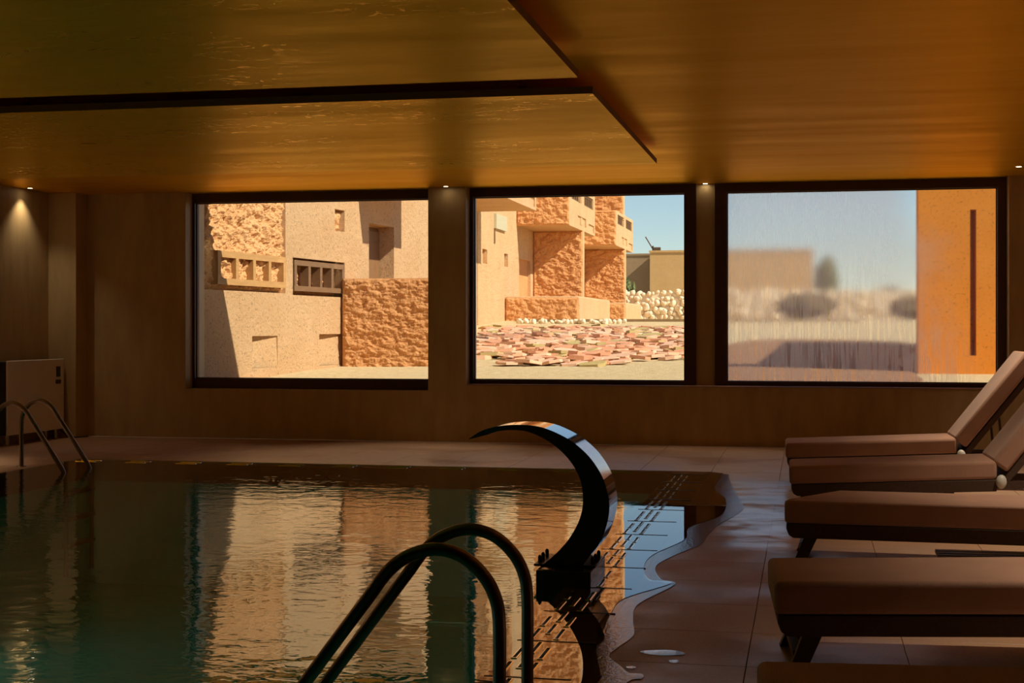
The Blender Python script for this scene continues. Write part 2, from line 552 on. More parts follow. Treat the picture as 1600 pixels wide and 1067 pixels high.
class MB:
    def __init__(self):
        self.v = []; self.f = []

    def face(self, pts):
        i = len(self.v)
        self.v += [tuple(p) for p in pts]
        self.f.append(tuple(range(i, i + len(pts))))
        return self

    def box(self, x0, x1, y0, y1, z0, z1):
        i = len(self.v)
        self.v += [(x0, y0, z0), (x1, y0, z0), (x1, y1, z0), (x0, y1, z0), (x0, y0, z1), (x1, y0, z1), (x1, y1, z1), (x0, y1, z1)]
        self.f += [tuple(i + k for k in q) for q in ((3, 2, 1, 0), (4, 5, 6, 7), (0, 1, 5, 4), (1, 2, 6, 5), (2, 3, 7, 6), (3, 0, 4, 7))]
        return self

    def prism(self, poly, z0, z1):
        """poly: ccw list of (x, y); z0/z1 numbers."""
        n = len(poly); i = len(self.v)
        self.v += [(x, y, z0) for x, y in poly] + [(x, y, z1) for x, y in poly]
        self.f.append(tuple(i + k for k in reversed(range(n))))
        self.f.append(tuple(i + n + k for k in range(n)))
        for k in range(n):
            a, b = k, (k + 1) % n
            self.f.append((i + a, i + b, i + n + b, i + n + a))
        return self

    def rings(self, rings, cap=True, closed=True):
        n = len(rings[0]); base = len(self.v)
        for r in rings: self.v += [tuple(p) for p in r]
        for a in range(len(rings) - 1):
            for k in range(n if closed else n - 1):
                b = (k + 1) % n
                self.f.append((base + a * n + k, base + a * n + b, base + (a + 1) * n + b, base + (a + 1) * n + k))
        if cap:
            self.f.append(tuple(base + k for k in reversed(range(n))))
            self.f.append(tuple(base + (len(rings) - 1) * n + k for k in range(n)))
        return self

    def tube(self, path, r, n=12):
        path = [Vector(p) for p in path]
        rs = []
        ref = None
        for i, p in enumerate(path):
            d = (path[min(i + 1, len(path) - 1)] - path[max(i - 1, 0)]).normalized()
            if ref is None:
                ref = d.orthogonal().normalized()
            ref = (ref - d * ref.dot(d)).normalized()
            b = d.cross(ref)
            rs.append([p + (ref * math.cos(t) + b * math.sin(t)) * r for t in [2 * math.pi * k / n for k in range(n)]])
        return self.rings(rs)

    def cyl(self, c, r, h, n=20, r2=None):
        r2 = r if r2 is None else r2
        c = Vector(c)
        return self.rings([[c + Vector((r * math.cos(2 * math.pi * k / n), r * math.sin(2 * math.pi * k / n), 0)) for k in range(n)],
                           [c + Vector((r2 * math.cos(2 * math.pi * k / n), r2 * math.sin(2 * math.pi * k / n), h)) for k in range(n)]])

    def mesh(self, name, org=Vector((0, 0, 0)), smooth=False):
        me = bpy.data.meshes.new(name)
        me.from_pydata([tuple(Vector(p) - org) for p in self.v], [], self.f)
        me.validate()
        bm = bmesh.new(); bm.from_mesh(me)
        bmesh.ops.remove_doubles(bm, verts=bm.verts, dist=1e-5)
        bmesh.ops.recalc_face_normals(bm, faces=bm.faces)
        bm.to_mesh(me); bm.free()
        if smooth:
            me.polygons.foreach_set('use_smooth', [True] * len(me.polygons))
        return me

    def build(self, name, mat, parent=None, local=False, smooth=False, bevel=0.0, seg=2, recalc=True):
        if local:
            org = Vector((0, 0, 0))
        else:
            xs = [p[0] for p in self.v]; ys = [p[1] for p in self.v]; zs = [p[2] for p in self.v]
            org = Vector(((min(xs) + max(xs)) / 2, (min(ys) + max(ys)) / 2, min(zs)))
        me = self.mesh(name, org, smooth)
        o = bpy.data.objects.new(name, me)
        COL.objects.link(o)
        me.materials.append(M[mat] if isinstance(mat, str) else mat)
        if parent:
            o.parent = parent
        if not local:
            WPOS[o] = org
            o.location = org - (WPOS[parent] if parent else Vector((0, 0, 0)))
        else:
            WPOS[o] = WPOS[parent].copy() if parent else Vector((0, 0, 0))
        if bevel:
            bv = o.modifiers.new('bevel', 'BEVEL')
            bv.width = bevel; bv.segments = seg; bv.limit_method = 'ANGLE'
        if smooth or bevel:
            me.polygons.foreach_set('use_smooth', [True] * len(me.polygons))
            try:
                me.set_sharp_from_angle(angle=math.radians(40))
            except Exception:
                pass
        return o


def link_copy(src, parent, loc, rz=0.0, scale=None):
    c = src.copy()
    COL.objects.link(c)
    c.parent = parent
    c.location = Vector(loc) - (WPOS[parent] if parent else Vector((0, 0, 0)))
    c.rotation_euler = (0, 0, rz)
    if scale: c.scale = scale
    return c


def inst(name, me, parent, loc, rot=(0, 0, 0), scale=(1, 1, 1)):
    o = bpy.data.objects.new(name, me)
    COL.objects.link(o)
    o.parent = parent
    o.location = Vector(loc) - (WPOS[parent] if parent else Vector((0, 0, 0)))
    o.rotation_euler = rot
    o.scale = scale
    return o


def catmull(pts, n=6):
    pts = [Vector(p) for p in pts]
    out = []
    P = [pts[0] * 2 - pts[1]] + pts + [pts[-1] * 2 - pts[-2]]
    for i in range(1, len(P) - 2):
        p0, p1, p2, p3 = P[i - 1], P[i], P[i + 1], P[i + 2]
        for k in range(n):
            t = k / n
            out.append(0.5 * ((2 * p1) + (p2 - p0) * t + (2 * p0 - 5 * p1 + 4 * p2 - p3) * t * t + (3 * p1 - p0 - 3 * p2 + p3) * t ** 3))
    out.append(pts[-1])
    return out


def wall_with_holes(mb, a0, a1, z0, z1, holes, fn, thick):
    """Wall face at depth 0 with recesses; fn(a, depth, z) -> point. holes: (a0, a1, z0, z1, depth); depth None = cut right through."""
    As = sorted({a0, a1, *[h[0] for h in holes], *[h[1] for h in holes]})
    Zs = sorted({z0, z1, *[h[2] for h in holes], *[h[3] for h in holes]})
    As = [a for a in As if a0 <= a <= a1]; Zs = [z for z in Zs if z0 <= z <= z1]
    for i in range(len(As) - 1):
        for j in range(len(Zs) - 1):
            ca, cz = (As[i] + As[i + 1]) / 2, (Zs[j] + Zs[j + 1]) / 2
            if any(h[0] < ca < h[1] and h[2] < cz < h[3] for h in holes):
                continue
            mb.face([fn(As[i], 0, Zs[j]), fn(As[i + 1], 0, Zs[j]), fn(As[i + 1], 0, Zs[j + 1]), fn(As[i], 0, Zs[j + 1])])
    for h0, h1, k0, k1, dp in holes:
        d = thick if dp is None else dp
        mb.face([fn(h0, 0, k0), fn(h0, d, k0), fn(h0, d, k1), fn(h0, 0, k1)])
        mb.face([fn(h1, 0, k0), fn(h1, 0, k1), fn(h1, d, k1), fn(h1, d, k0)])
        mb.face([fn(h0, 0, k0), fn(h1, 0, k0), fn(h1, d, k0), fn(h0, d, k0)])
        mb.face([fn(h0, 0, k1), fn(h0, d, k1), fn(h1, d, k1), fn(h1, 0, k1)])
        if dp is not None:
            mb.face([fn(h0, d, k0), fn(h1, d, k0), fn(h1, d, k1), fn(h0, d, k1)])
    # body behind the face
    mb.face([fn(a0, thick, z0), fn(a1, thick, z0), fn(a1, thick, z1), fn(a0, thick, z1)])
    mb.face([fn(a0, 0, z1), fn(a1, 0, z1), fn(a1, thick, z1), fn(a0, thick, z1)])
    mb.face([fn(a0, 0, z0), fn(a1, 0, z0), fn(a1, thick, z0), fn(a0, thick, z0)])
    mb.face([fn(a0, 0, z0), fn(a0, 0, z1), fn(a0, thick, z1), fn(a0, thick, z0)])
    mb.face([fn(a1, 0, z0), fn(a1, 0, z1), fn(a1, thick, z1), fn(a1, thick, z0)])


def rough_skin(mb, p0, eu, ev, nrm, w, h, step, amp, freq, seed, fade=0.0, stretch=1.0):
    """Lumpy hand-thrown render as displaced grid, tapered back to the wall at its rim."""
    p0, eu, ev, nrm = Vector(p0), Vector(eu), Vector(ev), Vector(nrm)
    nu, nv = max(2, int(w / step)), max(2, int(h / step))
    base = len(mb.v)
    for j in range(nv + 1):
        for i in range(nu + 1):
            u, v = w * i / nu, h * j / nv
            q = Vector((u * freq + seed, v * freq * stretch, seed * 1.7))
            d = noise.fractal(q, 0.8, 2.1, 5, noise_basis='PERLIN_ORIGINAL')
            d2 = abs(noise.noise(q * 0.9 + Vector((3, 7, 1))))
            dd = amp * (0.55 + 0.75 * d + 0.5 * d2)
            edge = min(u, w - u, v, h - v)
            k = min(1.0, edge / 0.06) if fade == 0 else min(1.0, edge / fade)
            mb.v.append(tuple(p0 + eu * u + ev * v + nrm * (dd * k)))
    for j in range(nv):
        for i in range(nu):
            a = base + j * (nu + 1) + i
            mb.f.append((a, a + 1, a + nu + 2, a + nu + 1))


# ------------------------------------------------------------------ the room shell
ZC = 3.457
YF = 18.83      # face of the window wall
YW = 19.10      # plane of the window frames
YO = 19.40      # outside face
XL, XR, YB = -10.52, 6.0, -3.0

floor = MB().box(XL, -8.39, YB, YF, -0.25, -0.006).box(-1.42, XR, YB, YF, -0.25, -0.006) \
    .box(-8.39, -1.42, 15.5, YF, -0.25, -0.006).box(-8.39, -1.42, YB, -1.0, -0.25, -0.006).build('floor', 'grout')
tag(floor, kind='structure')

# deck tiles, each its own piece; alike tiles share a mesh
TILE = 0.735
tile_cache = {}


def deck_tile(x0, x1, y0, y1):
    if x1 - x0 < 0.03 or y1 - y0 < 0.03: return
    g = 0.0018
    w, d = round(x1 - x0 - 2 * g, 4), round(y1 - y0 - 2 * g, 4)
    if (w, d) not in tile_cache:
        me = MB().rings([[(-w / 2, -d / 2, -0.012), (w / 2, -d / 2, -0.012), (w / 2, d / 2, -0.012), (-w / 2, d / 2, -0.012)],
                         [(-w / 2, -d / 2, -0.0015), (w / 2, -d / 2, -0.0015), (w / 2, d / 2, -0.0015), (-w / 2, d / 2, -0.0015)],
                         [(-w / 2 + .0015, -d / 2 + .0015, 0), (w / 2 - .0015, -d / 2 + .0015, 0), (w / 2 - .0015, d / 2 - .0015, 0), (-w / 2 + .0015, d / 2 - .0015, 0)]]).mesh('tile')
        me.materials.append(M['deck'])
        tile_cache[(w, d)] = me
    inst('tile', tile_cache[(w, d)], floor, ((x0 + x1) / 2, (y0 + y1) / 2, 0))


ys = [7.358 + TILE * k for k in range(-6, 12)]
ys = [y for y in ys if y < 15.5] + [15.5]
xs_r = [-1.005 + TILE * k for k in range(0, 8)]
for a, b in zip(ys[:-1], ys[1:]):
    for p, q in zip(xs_r[:-1], xs_r[1:]):
        deck_tile(p, q, a, b)
# strip along the windows and the corner by the far ladder
xs_f = [XL, XL + 0.66] + [-9.86 + TILE * k for k in range(1, 13)]
xs_f = [x for x in xs_f if x < -1.05] + xs_r
ysf = [15.5 + 0.8325 * k for k in range(5)]
for a, b in zip(ysf[:-1], ysf[1:]):
    for p, q in zip(xs_f[:-1], xs_f[1:]):
        deck_tile(p, q, a, b)
for a, b in zip(ys[6:-1], ys[7:]):
    for p, q in ((XL, -9.80), (-9.80, -9.065), (-9.065, -8.40)):
        deck_tile(p, q, a, b)

ceil = MB().box(XL - 0.3, XR + 0.3, YB - 0.3, YO, ZC, ZC + 0.35).build('ceiling', 'ceiling')
tag(ceil, kind='structure')
for (y0, y1) in ((10.588, 15.275), (3.2, 9.893)):
    p = MB().box(-10.1, -1.565, y0, y1, 3.30, 3.3555).build('ceiling_panel', 'panel', ceil)
    p.data.materials.append(M['panel_edge'])
    for pl in p.data.polygons:
        if abs(pl.normal.z) < 0.5: pl.material_index = 1
    e = MB()
    for hx in (-9.0, -6.5, -4.0, -2.2):
        for hy_ in (y0 + 0.5, y1 - 0.5):
            e.box(hx - .03, hx + .03, hy_ - .03, hy_ + .03, 3.3555, ZC)
    e.build('panel_hanger', 'panel_edge', p)

wf = MB()
# room-side skin around the recessed window bays
wf.box(XL, -8.575, YF, YW, 0, ZC).box(-8.575, -5.04, YF, YW, 0, 0.69).box(-5.04, -4.512, YF, YW, 0, ZC)
wf.box(-4.512, 2.49, YF, YW, 0, 0.775).box(2.49, XR, YF, YW, 0, ZC)
# outer leaf with the three openings
wf.box(XL - .3, -8.545, YW, YO, 0, ZC).box(-8.545, -5.03, YW, YO, 0, 0.70).box(-5.03, -4.50, YW, YO, 0, ZC)
wf.box(-4.50, 2.47, YW, YO, 0, 0.79).box(-1.432, -1.187, YW, YO, 0.79, ZC).box(2.47, XR + .3, YW, YO, 0, ZC)
tag(wf.build('wall_far', 'wall'), kind='structure')
tag(MB().box(XL - 0.3, XL, YB - 0.3, YF, -0.25, ZC).build('wall_left', 'wall'), kind='structure')
tag(MB().box(XR, XR + 0.3, YB - 0.3, YF, -0.25, ZC).build('wall_right', 'wall'), kind='structure')
tag(MB().box(XL, XR, YB - 0.3, YB, -0.25, ZC).build('wall_back', 'wall_dark'), kind='structure')
tag(MB().box(XL, -10.09, 18.52, YF, 0, ZC).build('trim_1', 'column', bevel=0.006), kind='structure')
tag(MB().box(-4.505, 2.485, YF - 0.012, YW, 0.775, 0.787).build('trim_2', 'sill', bevel=0.003), kind='structure')


def window(name, fx0, fx1, fz0, fz1, gx0, gx1, gz0, gz1, pane_mat):
    r = MB()
    y0, y1 = YW - 0.05, YW + 0.10
    r.box(fx0, fx1, y0, y1, fz0, gz0).box(fx0, fx1, y0, y1, gz1, fz1)
    r.box(fx0, gx0, y0, y1, gz0, gz1).box(gx1, fx1, y0, y1, gz0, gz1)
    o = r.build(name, 'frame')
    tag(o, kind='structure')
    b = 0.012
    MB().box(gx0, gx0 + b, YW + .01, YW + .06, gz0, gz1).box(gx1 - b, gx1, YW + .01, YW + .06, gz0, gz1) \
        .box(gx0, gx1, YW + .01, YW + .06, gz0, gz0 + b).box(gx0, gx1, YW + .01, YW + .06, gz1 - b, gz1).build('glazing_bead', 'frame', o)
    MB().box(gx0 + .002, gx1 - .002, YW + 0.028, YW + 0.036, gz0 + .002, gz1 - .002).build('pane', pane_mat, o)
    return o


window('window_1', -8.573, -5.04, 0.692, ZC - .002, -8.535, -5.045, 0.83, 3.327, 'glass')
window('window_2', -4.51, -1.434, 0.788, ZC - .002, -4.462, -1.584, 0.838, 3.335, 'glass')
window('window_3', -1.185, 2.487, 0.788, ZC - .002, -1.028, 2.381, 0.838, 3.338, 'fog')

# ------------------------------------------------------------------ swimming pool
PX0, PX1, PY0, PY1 = -8.39, -1.42, -1.0, 15.5
pool = empty('swimming_pool', ((PX0 + PX1) / 2, 7.0, -1.6))
tag(pool, 'sunken swimming pool with dark green basin and slotted overflow edge', 'pool')
bs = MB()
zb = -1.45
bs.box(PX0 - .12, PX1 + .12, PY0 - .12, PY1 + .12, zb - .12, zb)
bs.box(PX0 - .12, PX0, PY0, PY1, zb, -.03).box(PX1, PX1 + .12, PY0, PY1, zb, -.03)
bs.box(PX0 - .12, PX1 + .12, PY0 - .12, PY0, zb, -.03).box(PX0 - .12, PX1 + .12, PY1, PY1 + .12, zb, -.03)
bs.build('basin', 'basin', pool)
cop = MB().box(-.2055, .2055, -.367, .367, -.03, 0).mesh('coping_slab')
cop.materials.append(M['coping'])
CY = [6.19 + 0.742 * k for k in range(-4, 13)]
for y in CY:
    if y + .742 < 15.6:
        inst('coping_slab', cop, pool, (-1.2125, y + .371, 0))
# overflow slots: dark slit with a raised glossy rim
sl = MB()
a, b, hl = .007, .016, .115
ring = lambda w, l, z: [(-w, -l, z), (w, -l, z), (w, l, z), (-w, l, z)]
sl.rings([ring(b, hl + .010, 0.0), ring(b - .004, hl + .006, .0045), ring(a + .002, hl + .001, .0045), ring(a, hl, .001)], cap=False)
nrim = len(sl.f)
sl.face(ring(a, hl, .0012))
me_slot = bpy.data.meshes.new('overflow_slot')
me_slot.from_pydata(sl.v, [], sl.f)
me_slot.materials.append(M['mirror_steel']); me_slot.materials.append(M['slot_dark'])
for i, pl in enumerate(me_slot.polygons):
    pl.material_index = 0 if i < nrim else 1
for y in CY:
    if not 4.8 < y < 14.7: continue
    for cxi, off in ((-1, .0), (0, .12), (1, .0)):
        for r in range(2):
            yy = y + .16 + off + r * .31
            if 8.2 < yy < 9.2 and cxi < 1: continue
            inst('overflow_slot', me_slot, pool, (-1.275 + cxi * .062, yy, .0065))
x = PX0 + .25
while x < -1.6:
    for r in range(2):
        inst('overflow_slot', me_slot, pool, (x, 15.30 - r * .14, .0065), rot=(0, 0, math.pi / 2 + 0))
    x += .62
# joints standing through the flooded edge
for y in CY:
    if 5 < y < 15.4:
        MB().box(-1.40, -1.01, y - .005, y + .005, -.01, .0092).build('slab_joint', 'joint', pool)

mirror = [(-0.86, 15.336), (-0.871, 13.912), (-0.722, 13.098), (-0.684, 11.93), (-0.886, 11.154), (-0.869, 10.474), (-1.023, 9.724), (-1.026, 9.195),
          (-0.942, 8.76), (-0.80, 8.668), (-1.017, 8.132), (-1.037, 7.735), (-1.023, 7.379), (-0.983, 7.045), (-0.996, 6.869), (-0.95, 6.593), (-0.905, 6.363),
          (-0.889, 6.19), (-0.95, 5.6), (-0.90, 5.0), (-1.0, 4.2), (-1.1, 3.4), (-1.2, 2.4)]
fringe = [(-0.80, 15.25), (-0.785, 14.953), (-0.70, 14.0), (-0.589, 13.076), (-0.533, 12.3), (-0.668, 11.383), (-0.717, 10.837), (-0.739, 10.281), (-0.878, 9.754), (-0.956, 9.285),
          (-0.881, 8.818), (-0.775, 8.655), (-0.921, 7.998), (-0.9, 7.554), (-0.852, 7.178), (-0.898, 6.861), (-0.91, 6.694), (-0.831, 6.502), (-0.782, 6.389),
          (-0.72, 6.377), (-0.711, 6.296), (-0.766, 6.215), (-0.80, 5.7), (-0.76, 5.1), (-0.9, 4.2), (-1.0, 3.4), (-1.1, 2.4)]


def smooth2(poly, n=5):
    return [(p.x, p.y) for p in catmull([(x, y, 0) for x, y in poly], n)]


ms = smooth2(mirror)
wm = MB()
poly = [(PX0, 15.5), (-1.0, 15.45)] + ms + [(-1.42, 1.6), (-1.42, -1.0), (PX0, -1.0)]
bm = bmesh.new()
bv = [bm.verts.new((x, y, 0)) for x, y in poly]
fc = bm.faces.new(bv)
bmesh.ops.triangulate(bm, faces=[fc])
bmesh.ops.recalc_face_normals(bm, faces=bm.faces)
for f_ in bm.faces:
    if f_.normal.z < 0: f_.normal_flip()
me = bpy.data.meshes.new('pool_water')
bm.to_mesh(me); bm.free()
water = bpy.data.objects.new('pool_water', me)
me.materials.append(M['water'])
COL.objects.link(water)
water.location = (0, 0, 0.007)
tag(water, 'still dark green pool water spilling over its slotted edge', 'water', kind='stuff')

fs = smooth2(fringe)
fm = MB()
inner = [(x - .05, y) for x, y in ms]
poly = [inner[0]] + fs + list(reversed(inner))
bm = bmesh.new()
bv = [bm.verts.new((x, y, 0)) for x, y in poly]
fc = bm.faces.new(bv)
bmesh.ops.triangulate(bm, faces=[fc])
for f_ in bm.faces:
    if f_.normal.z < 0: f_.normal_flip()
me = bpy.data.meshes.new('wet_edge')
bm.to_mesh(me); bm.free()
wet = bpy.data.objects.new('wet_edge', me)
me.materials.append(M['film'])
COL.objects.link(wet)
wet.location = (0, 0, 0.004)
tag(wet, 'thin glistening film of water creeping over the dark tiles', 'water', kind='stuff')


dp = [(-.90, 9.6), (.0, 9.6), (.0, 15.4), (-.90, 15.4)]
dmp = MB().prism(dp, .0004, .0016).build('damp_patch', 'damp')
tag(dmp, 'damp bluish sheen on the tiles between the wet edge and the far loungers', 'water', kind='stuff')


def puddle(cx_, cy_, rx, ry, seed, label):
    pts = []
    for k in range(28):
        t = 2 * math.pi * k / 28
        r = 1 + .35 * noise.noise(Vector((math.cos(t) * 1.3 + seed, math.sin(t) * 1.3, seed)))
        pts.append((cx_ + rx * r * math.cos(t), cy_ + ry * r * math.sin(t)))
    o = MB().prism(pts, 0.0004, 0.003).build('puddle', 'film')
    tag(o, label, 'puddle', 'small puddles on the deck')


puddle(-0.665, 6.82, .105, .055, 1.0, 'largest of three small puddles on dark tiles, farthest from pool edge')
puddle(-0.602, 6.655, .028, .028, 4.0, 'tiny puddle just in front of the largest puddle on the deck')
puddle(-0.785, 6.50, .024, .020, 7.0, 'tiny puddle closest to the glistening wet pool edge')


# ------------------------------------------------------------------ pool ladders
def ladder(fx, ya, yb, sgn, label, zoff=0.0, k=1.0):
    root = empty('pool_ladder', (fx, (ya + yb) / 2, 0))
    tag(root, label, 'ladder', 'pool ladders')
    prof = [(0, 0.0), (0, .25), (0, .46), (.012, .56), (.055, .645), (.135, .715), (.234, .740), (.335, .715), (.418, .655), (.50, .547), (.61, .402), (.716, .261), (.82, .123),
            (.885, .03), (.915, -.05), (.925, -.18), (.925, -.5), (.925, -1.1)]
    pts = catmull([(p[0] * k, 0, p[1]) for p in prof], 5)
    for y in (ya, yb):
        MB().tube([(fx + sgn * p.x, y, p.z) for p in pts], .0248, 16).build('handrail', 'tube', root, smooth=True)
        MB().cyl((fx, y, 0), .055, .010, 24, .048).build('floor_flange', 'tube', root, bevel=0.002)
    for z in (-.22, -.5, -.78):
        MB().box(fx + sgn * .925 * k - .05, fx + sgn * .925 * k + .05, ya, yb, z - .02, z + .02).build('step', 'tube', root, bevel=0.006)
    return root


ladder(-1.09, 5.07, 5.60, -1, 'large dark steel pool ladder in the foreground with two curved handrails')
ladder(-8.58, 13.97, 14.53, 1, 'small distant steel pool ladder beside the white heater', k=.92)

# ------------------------------------------------------------------ swan-neck fountain
fo = empty('swan_neck_fountain', (-1.42, 8.72, 0))
tag(fo, 'curved polished steel swan neck fountain arching over the pool from a plinth', 'fountain')
MB().box(-1.585, -1.255, 8.41, 9.03, 0.0, .10).build('plinth', 'plinth', fo, bevel=.006)
MB().box(-1.585, -1.425, 8.41, 9.03, -.9, -.001).build('plinth_base', 'plinth', fo)
MB().box(-1.625, -1.245, 8.55, 8.95, .10, .114).build('foot_plate', 'bolt', fo, bevel=.003)
outer = [(-2.060, .858), (-1.965, .914), (-1.845, .946), (-1.70, .956), (-1.568, .941), (-1.436, .887), (-1.349, .829), (-1.273, .755), (-1.208, .655), (-1.176, .559), (-1.163, .463),
         (-1.181, .356), (-1.224, .247), (-1.284, .170), (-1.325, .112)]
inner = [(-2.057, .855), (-1.935, .888), (-1.845, .915), (-1.715, .922), (-1.612, .897), (-1.513, .843), (-1.436, .779), (-1.371, .694), (-1.333, .599), (-1.325, .491), (-1.344, .394),
         (-1.393, .296), (-1.447, .224), (-1.515, .155), (-1.565, .112)]
oc = catmull([(x, 0, z) for x, z in outer], 4)
ic = catmull([(x, 0, z) for x, z in inner], 4)
nn = len(oc)
YC = 8.75


def halfw(i):
    t = i / (nn - 1)
    return .085 + .10 * min(1, t / .30) ** 0.8


blade = MB(); inn = MB(); side = MB()
rows_o, rows_i = [], []
for i in range(nn):
    w = halfw(i)
    crown = .010
    rows_o.append([(oc[i].x, YC + w * q, oc[i].z) for q in (-1, -.94, 0, .94, 1)])
    rows_i.append([(ic[i].x, YC + w * q, ic[i].z) for q in (-1, 0, 1)])
blade.rings(rows_o, cap=False, closed=False)
blade.build('spout_blade', 'mirror_steel', fo, smooth=True)
inn.rings(rows_i, cap=False, closed=False)
inn.build('spout_underside', 'side_steel', fo, smooth=True)
for q in (-1, 1):
    s_ = MB()
    for i in range(nn - 1):
        w0, w1 = halfw(i) * q, halfw(i + 1) * q
        s_.face([(oc[i].x, YC + w0, oc[i].z), (oc[i + 1].x, YC + w1, oc[i + 1].z), (ic[i + 1].x, YC + w1, ic[i + 1].z), (ic[i].x, YC + w0, ic[i].z)])
    s_.build('side_plate', 'side_steel', fo)
for bx in (-1.600, -1.272):
    for by in (8.62, 8.73, 8.87):
        bo = MB().cyl((bx, by, .114), .012, .035, 10).build('bolt', 'bolt', fo)
        MB().cyl((bx, by, .149), .012, .010, 10, .005).build('bolt_cap', 'bolt', bo)
MB().cyl((-1.515, 8.47, .10), .045, .004, 24).build('cover_cap', 'steel', fo)


# ------------------------------------------------------------------ loungers
def lounger(foot, rz, back, label, slope=0.02, chamfer=False):
    root = empty('sun_lounger', (foot[0], foot[1], 0), rz)
    tag(root, label, 'sun lounger', 'sun loungers in a row beside the pool')
    L1, L2, W, ZT = 1.62, (0.98 if back else 0.72), 0.70, 0.42

    def rise(p):
        return (p[0], p[1], p[2] + slope * p[0])

    def slab(pts_xy, z0, z1):
        mb = MB().prism(pts_xy, z0, z1)
        mb.v = [rise(p) for p in mb.v]
        return mb
    if chamfer:
        seat = [(0.0, .03), (.03, 0), (L1, 0), (L1, W), (.34, W), (.02, .12)]
    else:
        seat = [(0, 0), (L1, 0), (L1, W), (0, W)]
    cu = slab(seat, ZT - .148, ZT).build('seat_cushion', 'fabric', root, local=True, bevel=.028, seg=4)
    # frame with rounded lower foot corner
    fr = MB()
    sec = [(.015, ZT - .150), (.015, ZT - .185), (.03, ZT - .225), (.06, ZT - .245), (L1 if back else L1 + L2, ZT - .245), (L1 if back else L1 + L2, ZT - .150)]
    prof0 = [(x, .01, z + slope * x) for x, z in sec]
    prof1 = [(x, W - .01, z + slope * x) for x, z in sec]
    fr.rings([prof0, prof1])
    fr.build('frame', 'wicker', root, local=True, bevel=.006)
    if back:
        a = back
        ca, sa = math.cos(a), math.sin(a)
        hx, hz = L1 + .005, ZT - .075 + slope * L1
        loc = lambda u, v: (hx + u * ca - v * sa, hz + u * sa + v * ca)
        b = MB()
        cs = [loc(.03, -.07), (loc(L2 + .12, -.07)), loc(L2 + .12, .075), loc(.03, .075)]
        b.rings([[(x, .0, z) for x, z in cs], [(x, W, z) for x, z in cs]])
        b.build('back_cushion', 'fabric', root, local=True, bevel=.028, seg=4)
        b = MB()
        cs = [loc(-.02, -.13), loc(L2 + .10, -.13), loc(L2 + .10, -.075), loc(-.02, -.075)]
        b.rings([[(x, .01, z) for x, z in cs], [(x, W - .01, z) for x, z in cs]])
        b.build('backrest_frame', 'wicker', root, local=True, bevel=.006)
        b = MB().box(L1, L1 + L2, .01, .06, .20 + slope * L1, .26 + slope * L1).box(L1, L1 + L2, W - .06, W - .01, .20 + slope * L1, .26 + slope * L1) \
            .box(L1 + L2 - .05, L1 + L2, .06, W - .06, .20 + slope * L1, .26 + slope * L1)
        b.build('base_rail', 'wicker', root, local=True)
        for y0 in (.03, W - .05):
            px_, pz_ = loc(.45, -.13)
            MB().tube([(px_, y0 + .01, pz_), (L1 + .42, y0 + .01, .25 + slope * L1)], .012, 8).build('backrest_strut', 'leg', root, local=True)
        for y0, q in ((-.012, -1), (W + .012, 1)):
            k = MB()
            rs = []
            for j in range(6):
                t = j / 5 * math.pi / 2
                rr = .042 * math.cos(t)
                rs.append([(L1 + .03 + max(rr, .002) * math.cos(2 * math.pi * m / 14), y0 + q * .035 * math.sin(t), ZT - .165 + slope * L1 + 1.35 * max(rr, .002) * math.sin(2 * math.pi * m / 14)) for m in range(14)])
            k.rings(rs)
            k.build('hinge_cap', 'knob', root, local=True, smooth=True)
    else:
        MB_ = slab([(L1 + .005, 0), (L1 + L2 + .1, 0), (L1 + L2 + .1, W), (L1 + .005, W)], ZT - .148, ZT)
        MB_.build('back_cushion', 'fabric', root, local=True, bevel=.028, seg=4)
    for lx, dx in ((.13, -.075), (L1 + L2 - .18, .075)):
        zt = ZT - .24 + slope * lx
        for y0 in (.05, W - .11):
            g = MB()
            dy = -.03 if y0 < .3 else .03
            g.rings([[(lx + dx, y0 + dy, 0), (lx + dx + .075, y0 + dy, 0), (lx + dx + .075, y0 + dy + .06, 0), (lx + dx, y0 + dy + .06, 0)],
                     [(lx, y0, zt), (lx + .085, y0, zt), (lx + .085, y0 + .06, zt), (lx, y0 + .06, zt)]])
            g.build('leg', 'leg', root, local=True)
        MB().box(lx + dx * .6, lx + dx * .6 + .04, .08, W - .08, .06, .10).build('cross_bar', 'leg', root, local=True)
    # middle support under the seat
    if not chamfer: MB().box(1.22, 1.30, .08, W - .08, 0, ZT - .22 + slope * 1.22).build('centre_support', 'leg', root, local=True)
    return root


R = math.radians
lounger((-.20, 14.25), R(1), R(52), 'farthest brown lounger against the window wall with its backrest raised', .045)
lounger((-.135, 11.88), R(1), R(52), 'second lounger from the windows with raised backrest and pale hinge cap', .045)
lounger((-.145, 9.52), R(-2), 0, 'flat brown lounger in the middle of the row with a cut cushion corner', .0, True)
lounger((-.139, 6.46), R(4), 0, 'flat lounger second nearest the camera with thick black-shadowed cushion', .025)
lounger((-.14, 4.24), R(2), 0, 'nearest lounger, only its ribbed brown cushion top in view', .015)

db = empty('duckboard', (1.4, 9.87, 0))
tag(db, 'low pale slatted board lying on the floor under the middle lounger', 'floor board')
for k in range(4):
    MB().box(.85, 1.95, 9.68 + k * .10, 9.68 + k * .10 + .07, .030, .055).build('slat', 'slat', db, bevel=.004)
for x in (.95, 1.85):
    MB().box(x - .04, x + .04, 9.68, 10.05, 0.001, .030).build('bearer', 'slat', db)

